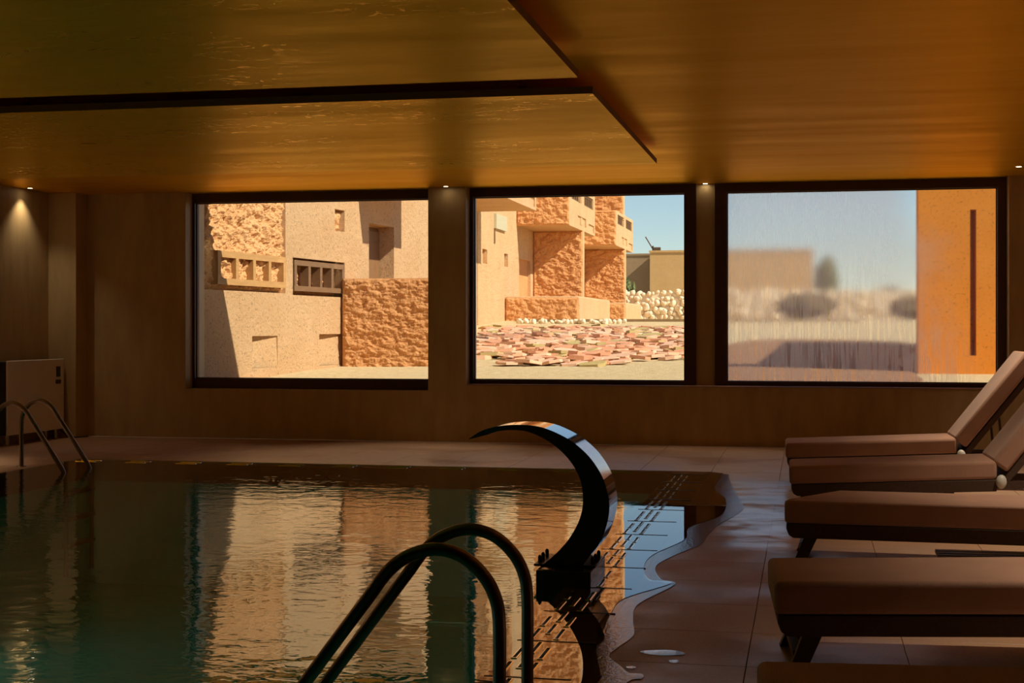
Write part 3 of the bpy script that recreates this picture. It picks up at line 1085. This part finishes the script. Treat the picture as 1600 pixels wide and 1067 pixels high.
# ------------------------------------------------------------------ heater in the corner
ht = empty('floor_heater', (-10.37, 17.74, 0))
tag(ht, 'white slab heater on short feet by the left wall', 'heater')
MB().box(-10.49, -10.275, 17.03, 18.47, .14, 1.105).build('casing', 'heater_dark', ht, bevel=.012)
fp = MB().box(-10.275, -10.25, 17.02, 18.48, .13, 1.115).build('front_panel', 'heater', ht, bevel=.010)
MB().box(-10.252, -10.244, 18.26, 18.37, .865, 1.01).build('display', 'heater_dark', fp)
MB().box(-10.252, -10.244, 18.245, 18.385, .77, .825).build('button_strip', 'heater_dark', fp)
for y in (17.10, 18.34):
    for x in (-10.46, -10.31):
        MB().cyl((x, y, 0), .035, .13, 14).build('foot', 'steel', ht, smooth=False)
MB().tube(catmull([(-10.40, 18.475, .25), (-10.38, 18.49, .18), (-10.20, 18.49, .02), (-10.08, 18.47, .012), (-9.98, 18.60, .012), (-10.03, 18.75, .012)], 5), .010, 8).build('power_cable', 'heater_dark', ht, smooth=True)


# ------------------------------------------------------------------ recessed downlights
def downlight(x, y, label, power=14, cone=95, tilt=0):
    d = empty('recessed_downlight', (x, y, ZC))
    tag(d, label, 'downlight', 'recessed ceiling downlights')
    r = MB()
    n = 20
    ci = lambda rad, z: [(x + rad * math.cos(2 * math.pi * k / n), y + rad * math.sin(2 * math.pi * k / n), z) for k in range(n)]
    r.rings([ci(.048, ZC - .0005), ci(.046, ZC - .006), ci(.036, ZC - .006), ci(.034, ZC - .001)], cap=False)
    r.build('trim_ring', 'steel', d)
    MB().cyl((x, y, ZC - .004), .034, .003, n).build('lens', 'lamp', d)
    ld = bpy.data.lights.new('downlight_beam', 'SPOT')
    ld.energy = power; ld.color = (1, .80, .54); ld.spot_size = R(cone); ld.spot_blend = .8; ld.shadow_soft_size = .03
    lo = bpy.data.objects.new('downlight_beam', ld)
    COL.objects.link(lo); lo.parent = d; lo.location = (0, 0, -.012); lo.rotation_euler = (R(-tilt), 0, 0)


downlight(-10.38, 17.80, 'tiny lit downlight above the white heater in the left corner', 24)
downlight(-4.758, 18.70, 'tiny lit downlight above the pillar between first and second windows', 130, 74, 30)
downlight(-1.31, 19.03, 'tiny lit downlight above the narrow pillar beside the fogged window', 90, 74, 32)
downlight(2.46, 17.77, 'tiny lit downlight near the right edge above the fogged window', 60, 80, 10)
# unseen downlights added along both sides to lift the dark interior
for i in range(3):
    y = 14.2 - 3.6 * i
    n_ = ('one', 'two', 'three', 'four', 'five')[i]
    downlight(2.46, y, 'added unseen fill downlight over the loungers, number %s from the windows' % n_, 330, 84)
    downlight(-10.38, y, 'added unseen fill downlight over the left deck, number %s from the windows' % n_, 340, 64)

# unseen lamps added in the left pool side to light the water green
for i, y in enumerate((3.0, 7.0, 11.0)):
    d = empty('added_pool_fill', (PX0 + .01, y, -.8))
    tag(d, 'added unseen fill lamp in the left pool side, number %s from the camera' % ('one', 'two', 'three')[i], 'added fill lamp', 'added fill lamps in the pool side')
    me = MB().rings([[(PX0 + dx_, y + r_ * math.cos(2 * math.pi * k / 20), -.8 + r_ * math.sin(2 * math.pi * k / 20)) for k in range(20)] for dx_, r_ in ((.001, .13), (.02, .12), (.02, .10))], cap=True).build('fill_ring', 'steel', d)
    ld = bpy.data.lights.new('pool_fill_light', 'SPOT')
    ld.energy = 13; ld.color = (.62, 1.0, .92); ld.spot_size = R(165); ld.spot_blend = 1.0; ld.shadow_soft_size = .1
    lo = bpy.data.objects.new('pool_fill_light', ld)
    COL.objects.link(lo); lo.parent = d; lo.location = (.06, 0, 0)
    lo.rotation_euler = (0, R(-90), 0)

# ==================================================================== outside


def gz(y):
    return .69 + .0396 * (min(max(y, 19.4), 47.6) - 19.6)


gm = MB()
gx = [-160, -60, -30, -16, -12] + [-10 + 1.0 * k for k in range(19)] + [12, 16, 30, 60, 160]
gy = [YO] + [20 + 1.0 * k for k in range(29)] + [52, 60, 75, 100, 150, 260]
for j, y in enumerate(gy):
    for i, x in enumerate(gx):
        inb = -11 < x < 10 and 20.5 < y < 46
        gm.v.append((x, y, gz(y) + (.035 * noise.noise(Vector((x * .6, y * .6, 0))) if inb else 0)))
for j in range(len(gy) - 1):
    for i in range(len(gx) - 1):
        a = j * len(gx) + i
        gm.f.append((a, a + 1, a + len(gx) + 1, a + len(gx)))
ground = gm.build('ground', 'ground', smooth=True)
tag(ground, kind='structure')
hm = MB()
for j, (y, k) in enumerate(((190, 0), (215, .75), (260, 1.0), (330, .2))):
    for i in range(33):
        x = -60 + i * 6
        hm.v.append((x, y, 1.7 + k * (6.2 + 2.0 * noise.noise(Vector((x * .03, 0, 4.2))) + .8 * noise.noise(Vector((x * .11, 2, 1))))))
for j in range(3):
    for i in range(32):
        a = j * 33 + i
        hm.f.append((a, a + 1, a + 34, a + 33))
tag(hm.build('hills', 'hill', smooth=True), kind='structure')


def fn_axis(o, da, dn):
    """point(a, depth, z) for a wall whose face starts at o, runs along da, and is recessed against dn (outward)."""
    o, da, dn = Vector(o), Vector(da), Vector(dn)
    return lambda a, d, z: tuple(o + da * a - dn * d + Vector((0, 0, z)))


# ---------------------------------------------------------------- adobe house behind the first window
P0 = Vector((-8.64, 18.85, 0))
D = Vector((.1004, .9949, 0)).normalized()
NO = Vector((D.y, -D.x, 0))            # outward, towards the windows
house = empty('adobe_house', (-8.9, 24.5, .7))
tag(house, 'pale adobe house with two wooden lattice railings and a deep doorway', 'building')
fA = fn_axis(P0, D, NO)
hw = MB()
wall_with_holes(hw, .62, 11.5, .3, 6.5,
                [(.62, 3.25, 2.11, 5.2, .09), (3.52, 5.60, 2.09, 2.71, .24), (5.18, 5.60, 3.26, 3.64, .14), (6.70, 7.93, 1.0, 3.50, .34),
                 (2.10, 2.97, .92, 1.42, .17), (4.54, 5.68, .90, 1.44, .17)], fA, 1.6)
hw.build('wall', 'adobe', house)
rp = MB()
rough_skin(rp, fA(.62, .088, 2.11), D, (0, 0, 1), NO, 2.63, 2.2, .015, .10, 7.5, 3.1)
rp.build('rough_panel', 'adobe_rough', house)
rp = MB()
rough_skin(rp, fA(3.52, .238, 2.09), D, (0, 0, 1), NO, 2.08, .62, .02, .09, 6, 8.1)
rough_skin(rp, fA(5.18, .138, 3.26), D, (0, 0, 1), NO, .42, .38, .02, .09, 6, 12.4)
rp.build('niche_render', 'adobe_rough', house)
for (a, b, c, d) in ((2.10, 2.97, .92, 1.42), (4.54, 5.68, .90, 1.44)):
    t = MB()      # pocket floor ramping out flush with the wall
    t.face([fA(a, .10, c), fA(b, .0, c), fA(b, .03, d), fA(a, .155, d)])
    t.face([fA(a, .10, c), fA(a, .0, c), fA(b, .0, c)])
    t.build('pocket_ramp', 'adobe', house)


def lattice(s0, s1, z0, z1, posts, d0, d1, rail, mat, parent, fn, tilt=0.0):
    fr = MB()

    def bx(mb, a, b, c, d):
        i = len(mb.v)
        for dp in (d0, d1):
            for (aa, zz) in ((a, c), (b, c), (b, d), (a, d)):
                mb.v.append(fn(aa, dp, zz))
        mb.f += [tuple(i + k for k in q) for q in ((0, 1, 2, 3), (7, 6, 5, 4), (0, 4, 5, 1), (1, 5, 6, 2), (2, 6, 7, 3), (3, 7, 4, 0))]
    bx(fr, s0, s1, z0, z0 + rail)
    o = fr.build('railing', mat, parent)
    t = MB(); bx(t, s0, s1, z1 - rail, z1); t.build('top_rail', mat, o)
    for p in posts:
        t = MB(); bx(t, p - .045, p + .045, z0 + rail, z1 - rail); t.build('post', mat, o)
    return o


lattice(.88, 3.12, 2.19, 2.69, [.93, 1.48, 2.03, 2.55, 3.07], -.08, .07, .095, 'timber', house, fA)
lattice(3.54, 5.56, 2.16, 2.67, [3.59, 4.12, 4.58, 5.04, 5.50], -.02, .13, .085, 'timber_dark', house, fA)
t = MB()
t.face([fA(6.72, .335, 1.0), fA(7.91, .335, 1.0), fA(7.91, .335, 3.48), fA(6.72, .335, 3.48)])
t.face([fA(6.72, .30, 1.0), fA(7.91, .30, 1.0), fA(7.91, .30, 3.40), fA(6.72, .30, 3.40)])
t.face([fA(6.72, .30, 3.40), fA(7.91, .30, 3.40), fA(7.91, .335, 3.48), fA(6.72, .335, 3.48)])
t.build('door', 'door', house)
# jutting upper storey that shades the wall around the doorway
t = MB()
for dp in (0, -1.35):
    for aa, zz in ((6.12, 4.22), (8.03, 4.22), (8.03, 5.6), (6.12, 5.6)):
        t.v.append(fA(aa, dp, zz))
t.f += [(0, 1, 2, 3), (7, 6, 5, 4), (0, 4, 5, 1), (1, 5, 6, 2), (2, 6, 7, 3), (3, 7, 4, 0)]
t.build('jutting_bay', 'adobe', house)

# terrace wall standing in front of the house
tw = MB().box(-8.05, -6.05, 24.22, 24.9, .5, 2.42).build('terrace_wall', 'adobe_shaded')
tag(tw, 'chest high rough orange adobe wall below the doorway', 'wall')
t = MB()
rough_skin(t, (-8.05, 24.22, .5), (1, 0, 0), (0, 0, 1), (0, -1, 0), 2.0, 1.92, .016, .04, 6.5, 21.0, stretch=1.7)
t.build('render_coat', 'adobe_shaded', tw)

# ---------------------------------------------------------------- row of adobe apartments behind the second window
XW = -9.97


def apartment(y0, label, fin=True, ya=-6.05, upper=True, garden=True, near=False):
    r = empty('adobe_apartment', (-9.5, y0, gz(y0)))
    tag(r, label, 'building', 'row of adobe apartments')
    f0 = fn_axis((XW, y0, 0), (0, 1, 0), (1, 0, 0))
    w = MB()
    holes = []
    if fin:
        holes = [(-5.42, -4.72, 3.58, 4.04, .15), (-2.10, -1.48, 3.62, 4.06, .15), (.45, 2.60, 1.6, 4.0, .12)]
    wall_with_holes(w, ya, 6.25, 1.0, 14 if upper else 6.5, holes, f0, 1.4)
    w.build('side_wall', 'adobe', r)
    if fin:
        t = MB()
        t.face([f0(.45, .117, 1.6), f0(2.60, .117, 1.6), f0(2.60, .117, 4.0), f0(.45, .117, 4.0)])
        t.build('door', 'adobe_shaded', r)
        b = MB().box(XW, XW + .09, y0 - 3.75, y0 - 2.05, 4.79, 5.27).build('meter_box', 'meter_box', r)
        MB().box(XW, XW + .03, y0 - 3.74, y0 - 3.62, 4.30, 4.79).build('pipe', 'timber_dark', b)
    # jutting first-floor terrace with parapet
    f1 = fn_axis((-8.1, y0, 0), (0, 1, 0), (1, 0, 0))
    v = MB()
    wall_with_holes(v, 0, 6.2, 5.13, 6.66, [(.55, 2.85, 6.10, 6.52, None), (3.45, 5.75, 6.10, 6.52, None), (1.95, 3.9, 5.30, 5.62, .05), (4.55, 6.0, 5.22, 5.5, .05)], f1, .25)
    v.box(XW, -8.352, y0, y0 + .25, 5.13, 6.66).box(XW, -8.352, y0 + .252, y0 + 6.2, 5.13, 5.33)
    v.build('jutting_terrace', 'adobe', r)
    s = MB()
    rough_skin(s, (XW, y0, 5.13), (1, 0, 0), (0, 0, 1), (0, -1, 0), 1.87, 1.53, .03, .07, 4.2, y0, stretch=1.5)
    s.build('terrace_front', 'adobe_shaded', r)
    for a, b in ((.55, 2.85), (3.45, 5.75)):
        n = 5
        lattice(a, b, 6.10, 6.52, [a + .05 + (b - a - .1) * k / n for k in range(n + 1)], .05, .18, .06, 'timber_dark', r, f1)
    if fin:
        MB().box(XW, -8.1, y0 + 3.1, y0 + 3.5, 1.2, 5.13).build('fin_wall', 'adobe', r)
        s = MB()
        rough_skin(s, (XW, y0 + 3.1, 1.7), (1, 0, 0), (0, 0, 1), (0, -1, 0), 1.87, 3.43, .03, .07, 4.2, y0 + 5, stretch=1.5)
        s.build('fin_front', 'adobe_shaded', r)
    if garden:
        g = MB()
        zt = 2.61
        g.box(XW + .02, -7.65, y0 - 2.0, y0 - 1.75, 1.5, zt).box(-7.65, -7.4, y0 - 2.0, y0 + 5.4, 1.5, zt)
        g.build('garden_parapet', 'adobe', r, bevel=.06, seg=3)
        s = MB()
        rough_skin(s, (XW + .02, y0 - 2.0, 1.6), (1, 0, 0), (0, 0, 1), (0, -1, 0), 2.50, .96, .03, .06, 4.2, y0 + 9, stretch=1.5)
        s.build('parapet_front', 'adobe_shaded', r)
    if upper:
        MB().box(XW - 1, -8.12, y0 + 2.75, y0 + 3.15, 5.33, 14).box(XW - 1, -8.95, y0 + 3.15, y0 + 6.2, 5.33, 14).build('upper_storey', 'adobe', r)
        s = MB()
        rough_skin(s, (XW, y0 + 2.75, 6.4), (1, 0, 0), (0, 0, 1), (0, -1, 0), 1.85, 7.5, .05, .07, 4.2, y0 + 2, stretch=1.5)
        s.build('upper_front', 'adobe_shaded', r)
    return r


apartment(36.85, 'nearest adobe apartment, only its jutting terrace underside in view', fin=False, ya=-.5, garden=False)
apartment(49.25, 'middle adobe apartment with green meter box and long garden parapet')
apartment(61.80, 'farthest adobe apartment in the row, next to the blue sky')

# ---------------------------------------------------------------- orange wall seen through the fogged window
fD = fn_axis((1.70, 23.0, 0), (1, 0, 0), (0, -1, 0))
ow = MB()
wall_with_holes(ow, 0, 6.5, .4, 3.72, [(.77, .86, 1.12, 3.37, .35)], fD, .45)
ow.box(2.45, 8.2, 23.45, 31.5, .4, 3.72)  # hidden wing added to cast shade over the ground on its left
o = ow.build('orange_wall', 'adobe_bounce_orange')
tag(o, 'saturated orange wall with a tall slit behind the fogged window', 'wall')

# ---------------------------------------------------------------- far blocks
def far_block(x0, x1, y0, y1, z1, mat, label, roof=True):
    r = empty('far_building', ((x0 + x1) / 2, y0, 1.8))
    tag(r, label, 'building')
    MB().box(x0, x1, y0, y1, 1.2, z1).build('wall', mat, r)
    MB().box(x0 - .05, x1 + .05, y0 - .06, y0 + .3, z1, z1 + .12).build('coping', mat, r)
    return r


far_block(-9.12, .38, 85, 96, 6.02, 'adobe_tan', 'long flat tan building far off behind the white stone wall')
fb = far_block(-14.5, -9.30, 87, 97, 5.95, 'adobe_grey_shaded', 'shaded grey brown building beside the last apartment')
an = empty('antenna', (-9.1, 86, 6.1))
tag(an, 'thin slanted antenna on the tan roof against the sky', 'antenna')
MB().tube([(-9.0, 85.6, 6.14), (-9.0, 85.6, 6.45)], .05, 8).build('mast', 'bark', an)
MB().tube([(-9.45, 85.6, 7.0), (-9.0, 85.6, 6.25)], .035, 8).build('boom', 'bark', an)
MB().box(-8.98, -8.55, 85.5, 85.8, 6.14, 6.36).build('bracket', 'bark', an)

# ---------------------------------------------------------------- white stone wall
random.seed(5)


def stone_mesh(seed, flat=1.0):
    bm = bmesh.new()
    bmesh.ops.create_icosphere(bm, subdivisions=2, radius=1.0)
    for v in bm.verts:
        n = noise.noise(v.co * 1.1 + Vector((seed * 3.7, seed, 0)))
        v.co *= 1 + .38 * n
        v.co = Vector([math.copysign(abs(c) ** .8, c) for c in v.co])
        v.co.z *= flat
    me = bpy.data.meshes.new('stone')
    bm.to_mesh(me); bm.free()
    me.materials.append(M['white_stone'])
    return me


stones = [stone_mesh(i + 1, .85) for i in range(7)]
sw = empty('stone_wall', (-1.5, 65.6, 1.8))
tag(sw, 'long low wall of piled white stones beyond the garden', 'stone wall')
MB().box(-8.4, 6.2, 65.45, 66.5, 1.4, 3.10).build('rubble_core', 'white_stone', sw)
P = .235
count = 0
rest = MB()
for row in range(7):
    xx = -8.25 + (row % 2) * P / 2
    while xx < 5.4:
        hidden = -5.0 < xx < -3.7
        z = 1.78 + row * .222 + random.uniform(-.07, .07)
        rot = (random.uniform(0, 6), random.uniform(0, 6), random.uniform(0, 6))
        k_ = random.uniform(.36, .74)
        sc = [P * k_ * random.uniform(.8, 1.2) for _ in range(3)]
        pos = (xx + random.uniform(-.07, .07), 65.40 + random.uniform(-.07, .05) + row * .012, z)
        if hidden or count >= 300:
            m4 = Matrix.LocRotScale(Vector(pos), Euler(rot), Vector(sc))
            me = random.choice(stones)
            b0 = len(rest.v)
            rest.v += [tuple(m4 @ v.co) for v in me.vertices]
            rest.f += [tuple(b0 + k for k in pl.vertices) for pl in me.polygons]
        else:
            inst('stone', random.choice(stones), sw, pos, rot, sc)
            count += 1
        xx += P * (1 if xx < -5 else 1.15)
o = rest.build('stone_fill', 'white_stone', sw)
tag(o, kind='stuff')

# kerb and edging stones
kb = MB().box(-9.4, 1.6, 46.2, 46.5, 1.4, 1.83).build('kerb', 'kerb')
tag(kb, 'dark low kerb running in front of the apartments', 'kerb')
ed = empty('stone_edging', (-7.2, 45.4, 1.7))
tag(ed, 'short row of white cobbles edging the gravel before the apartments', 'stone edging')
for k in range(26):
    xx = -9.0 + k * .135 + random.uniform(-.03, .03)
    inst('cobble', random.choice(stones), ed, (xx, 44.6 + random.uniform(-.3, .3), gz(44.6) + .06), (random.uniform(0, 6), random.uniform(0, 6), random.uniform(0, 6)),
         [random.uniform(.05, .12) for _ in range(3)])

# ---------------------------------------------------------------- bed of broken flagstones
fb_ = empty('flagstone_bed', (-5.0, 32, .9))
tag(fb_, 'bed of loose broken reddish flagstones on the gravel outside', 'stone bed')


def flag_mesh(seed):
    rnd = random.Random(seed)
    n = rnd.randint(5, 7)
    pts = []
    for k in range(n):
        t = 2 * math.pi * (k + rnd.uniform(-.28, .28)) / n
        r = rnd.uniform(.75, 1.1)
        pts.append((r * math.cos(t), r * math.sin(t)))
    return MB().prism(pts, -.16, .16).mesh('flagstone')


flag_me = []
for i in range(15):
    me = flag_mesh(i)
    me.materials.append(FLAG[0 if i < 6 else 1 if i < 13 else 2])
    flag_me.append(me)
random.seed(23)
made = 0
rest = {0: MB(), 1: MB(), 2: MB()}
yy = 24.5
while yy < 40.8:
    k = (yy - 24.5) / 16.3
    x0 = -5.75 - 3.4 * k
    x1 = -1.95 - 1.0 * k
    xx = x0 + random.uniform(0, .3)
    while xx < x1:
        if yy < 26.0 and (xx > -3.2 or xx < -5.3):
            xx += .4
            continue
        sx = random.uniform(.15, .33); sy = random.uniform(.15, .33)
        y_ = yy + random.uniform(-.14, .14)
        pos = Vector((xx, y_, gz(y_) + .03 + random.uniform(0, .04)))
        rot = (R(random.uniform(-7, 12)), R(random.uniform(-9, 9)), random.uniform(0, 6.28))
        sc = (sx, sy, random.uniform(.10, .26))
        q = random.randrange(15)
        if made < 296:
            inst('flagstone', flag_me[q], fb_, pos, rot, sc)
            made += 1
        else:
            m4 = Matrix.LocRotScale(pos, Euler(rot), Vector(sc))
            rm = rest[0 if q < 6 else 1 if q < 13 else 2]
            b0 = len(rm.v)
            rm.v += [tuple(m4 @ v.co) for v in flag_me[q].vertices]
            rm.f += [tuple(b0 + i for i in pl.vertices) for pl in flag_me[q].polygons]
        xx += random.uniform(.34, .58)
    yy += .40 + .10 * k
allr = MB(); cuts = []
for i in range(3):
    b0 = len(allr.v)
    allr.v += rest[i].v
    allr.f += [tuple(b0 + t_ for t_ in f_) for f_ in rest[i].f]
    cuts.append(len(allr.v))
o = allr.build('flagstone_spread', FLAG[0], fb_)
o.data.materials.append(FLAG[1]); o.data.materials.append(FLAG[2])
hsh = random.Random(3)
for pl in o.data.polygons:
    c = o.data.vertices[pl.vertices[0]].index
    pl.material_index = 0 if c < cuts[0] else 1 if c < cuts[1] else 2
tag(o, kind='stuff')

# reddish earth patch with the orange wall's shade put into its colour
shaded_soil = MB()
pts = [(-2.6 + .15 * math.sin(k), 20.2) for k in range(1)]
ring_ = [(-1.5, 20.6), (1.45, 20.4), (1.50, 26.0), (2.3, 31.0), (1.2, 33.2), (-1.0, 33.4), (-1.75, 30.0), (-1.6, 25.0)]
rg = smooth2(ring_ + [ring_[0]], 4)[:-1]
c0 = len(shaded_soil.v)
shaded_soil.v.append((-.4, 27, gz(27) + .06))
shaded_soil.v += [(x, y, gz(y) + .045) for x, y in rg]
shaded_soil.v += [(x * 1.02, y * 1.002, gz(y) - .10) for x, y in rg]
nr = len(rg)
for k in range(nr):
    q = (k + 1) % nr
    shaded_soil.f.append((0, 1 + k, 1 + q))
    shaded_soil.f.append((1 + k, 1 + nr + k, 1 + nr + q, 1 + q))
o = shaded_soil.build('shaded_earth', 'shaded_soil')
tag(o, 'reddish brown earth patch, wall shade in its colour, outside the fogged window', 'earth bed')


# ---------------------------------------------------------------- shrubs and a tree
def shrub(name, x, y, z0, w, h, n, mat, label, cat='shrub', trunk=.25, leaf=.12, seed=0):
    rnd = random.Random(seed)
    r = empty(name, (x, y, z0))
    tag(r, label, cat)
    s = MB()
    for k in range(6):
        a = 2 * math.pi * k / 6 + rnd.uniform(-.3, .3)
        s.tube([(x, y, z0 - .05), (x + .12 * w * math.cos(a), y + .12 * w * math.sin(a), z0 + trunk * h), (x + .33 * w * math.cos(a), y + .33 * w * math.sin(a), z0 + .75 * h)], .012 * h + .01, 6)
    s.build('stems', 'bark', r)
    lf = MB()
    for k in range(n):
        d = Vector((rnd.gauss(0, 1), rnd.gauss(0, 1), rnd.gauss(0, 1))).normalized()
        rad = rnd.uniform(.55, 1.0) * (1 + .25 * noise.noise(d * 2.2 + Vector((seed, 0, 0))))
        c = Vector((x + d.x * rad * w / 2, y + d.y * rad * w / 2, z0 + trunk * h * .5 + (h - trunk * h * .5) * (.5 + .5 * d.z * rad)))
        a = Vector((rnd.gauss(0, 1), rnd.gauss(0, 1), rnd.gauss(0, 1))).normalized() * leaf
        b = a.orthogonal().normalized() * leaf * .4
        lf.v += [tuple(c - a), tuple(c + b), tuple(c + a), tuple(c - b)]
        i = len(lf.v) - 4
        lf.f.append((i, i + 1, i + 2, i + 3))
    f_ = lf.build('foliage', mat, r)
    tag(f_, kind='stuff')
    return r


shrub('dry_shrub', .0, 50, 1.75, 1.95, 1.0, 1500, 'leaf_dry', 'round dry shrub behind the middle of the fogged window', seed=1)
shrub('dry_shrub', 3.45, 50, 1.75, 1.4, .85, 1000, 'leaf_dry', 'smaller dry shrub next to the orange wall behind fogged glass', seed=2)
shrub('tree', 1.05, 80, 1.8, 1.25, 3.6, 1800, 'leaf', 'dark bushy tree at the end of the long tan building', 'tree', .5, .16, seed=3)
shrub('green_shrub', -9.75, 78, 1.8, 1.3, 2.5, 1300, 'leaf', 'small green shrub in front of the grey brown building', seed=4)
shrub('thorn_shrub', 4.2, 78, 1.8, 2.6, 1.9, 1000, 'leaf_dry', 'low brown shrub far off to the right of the tree', seed=5)
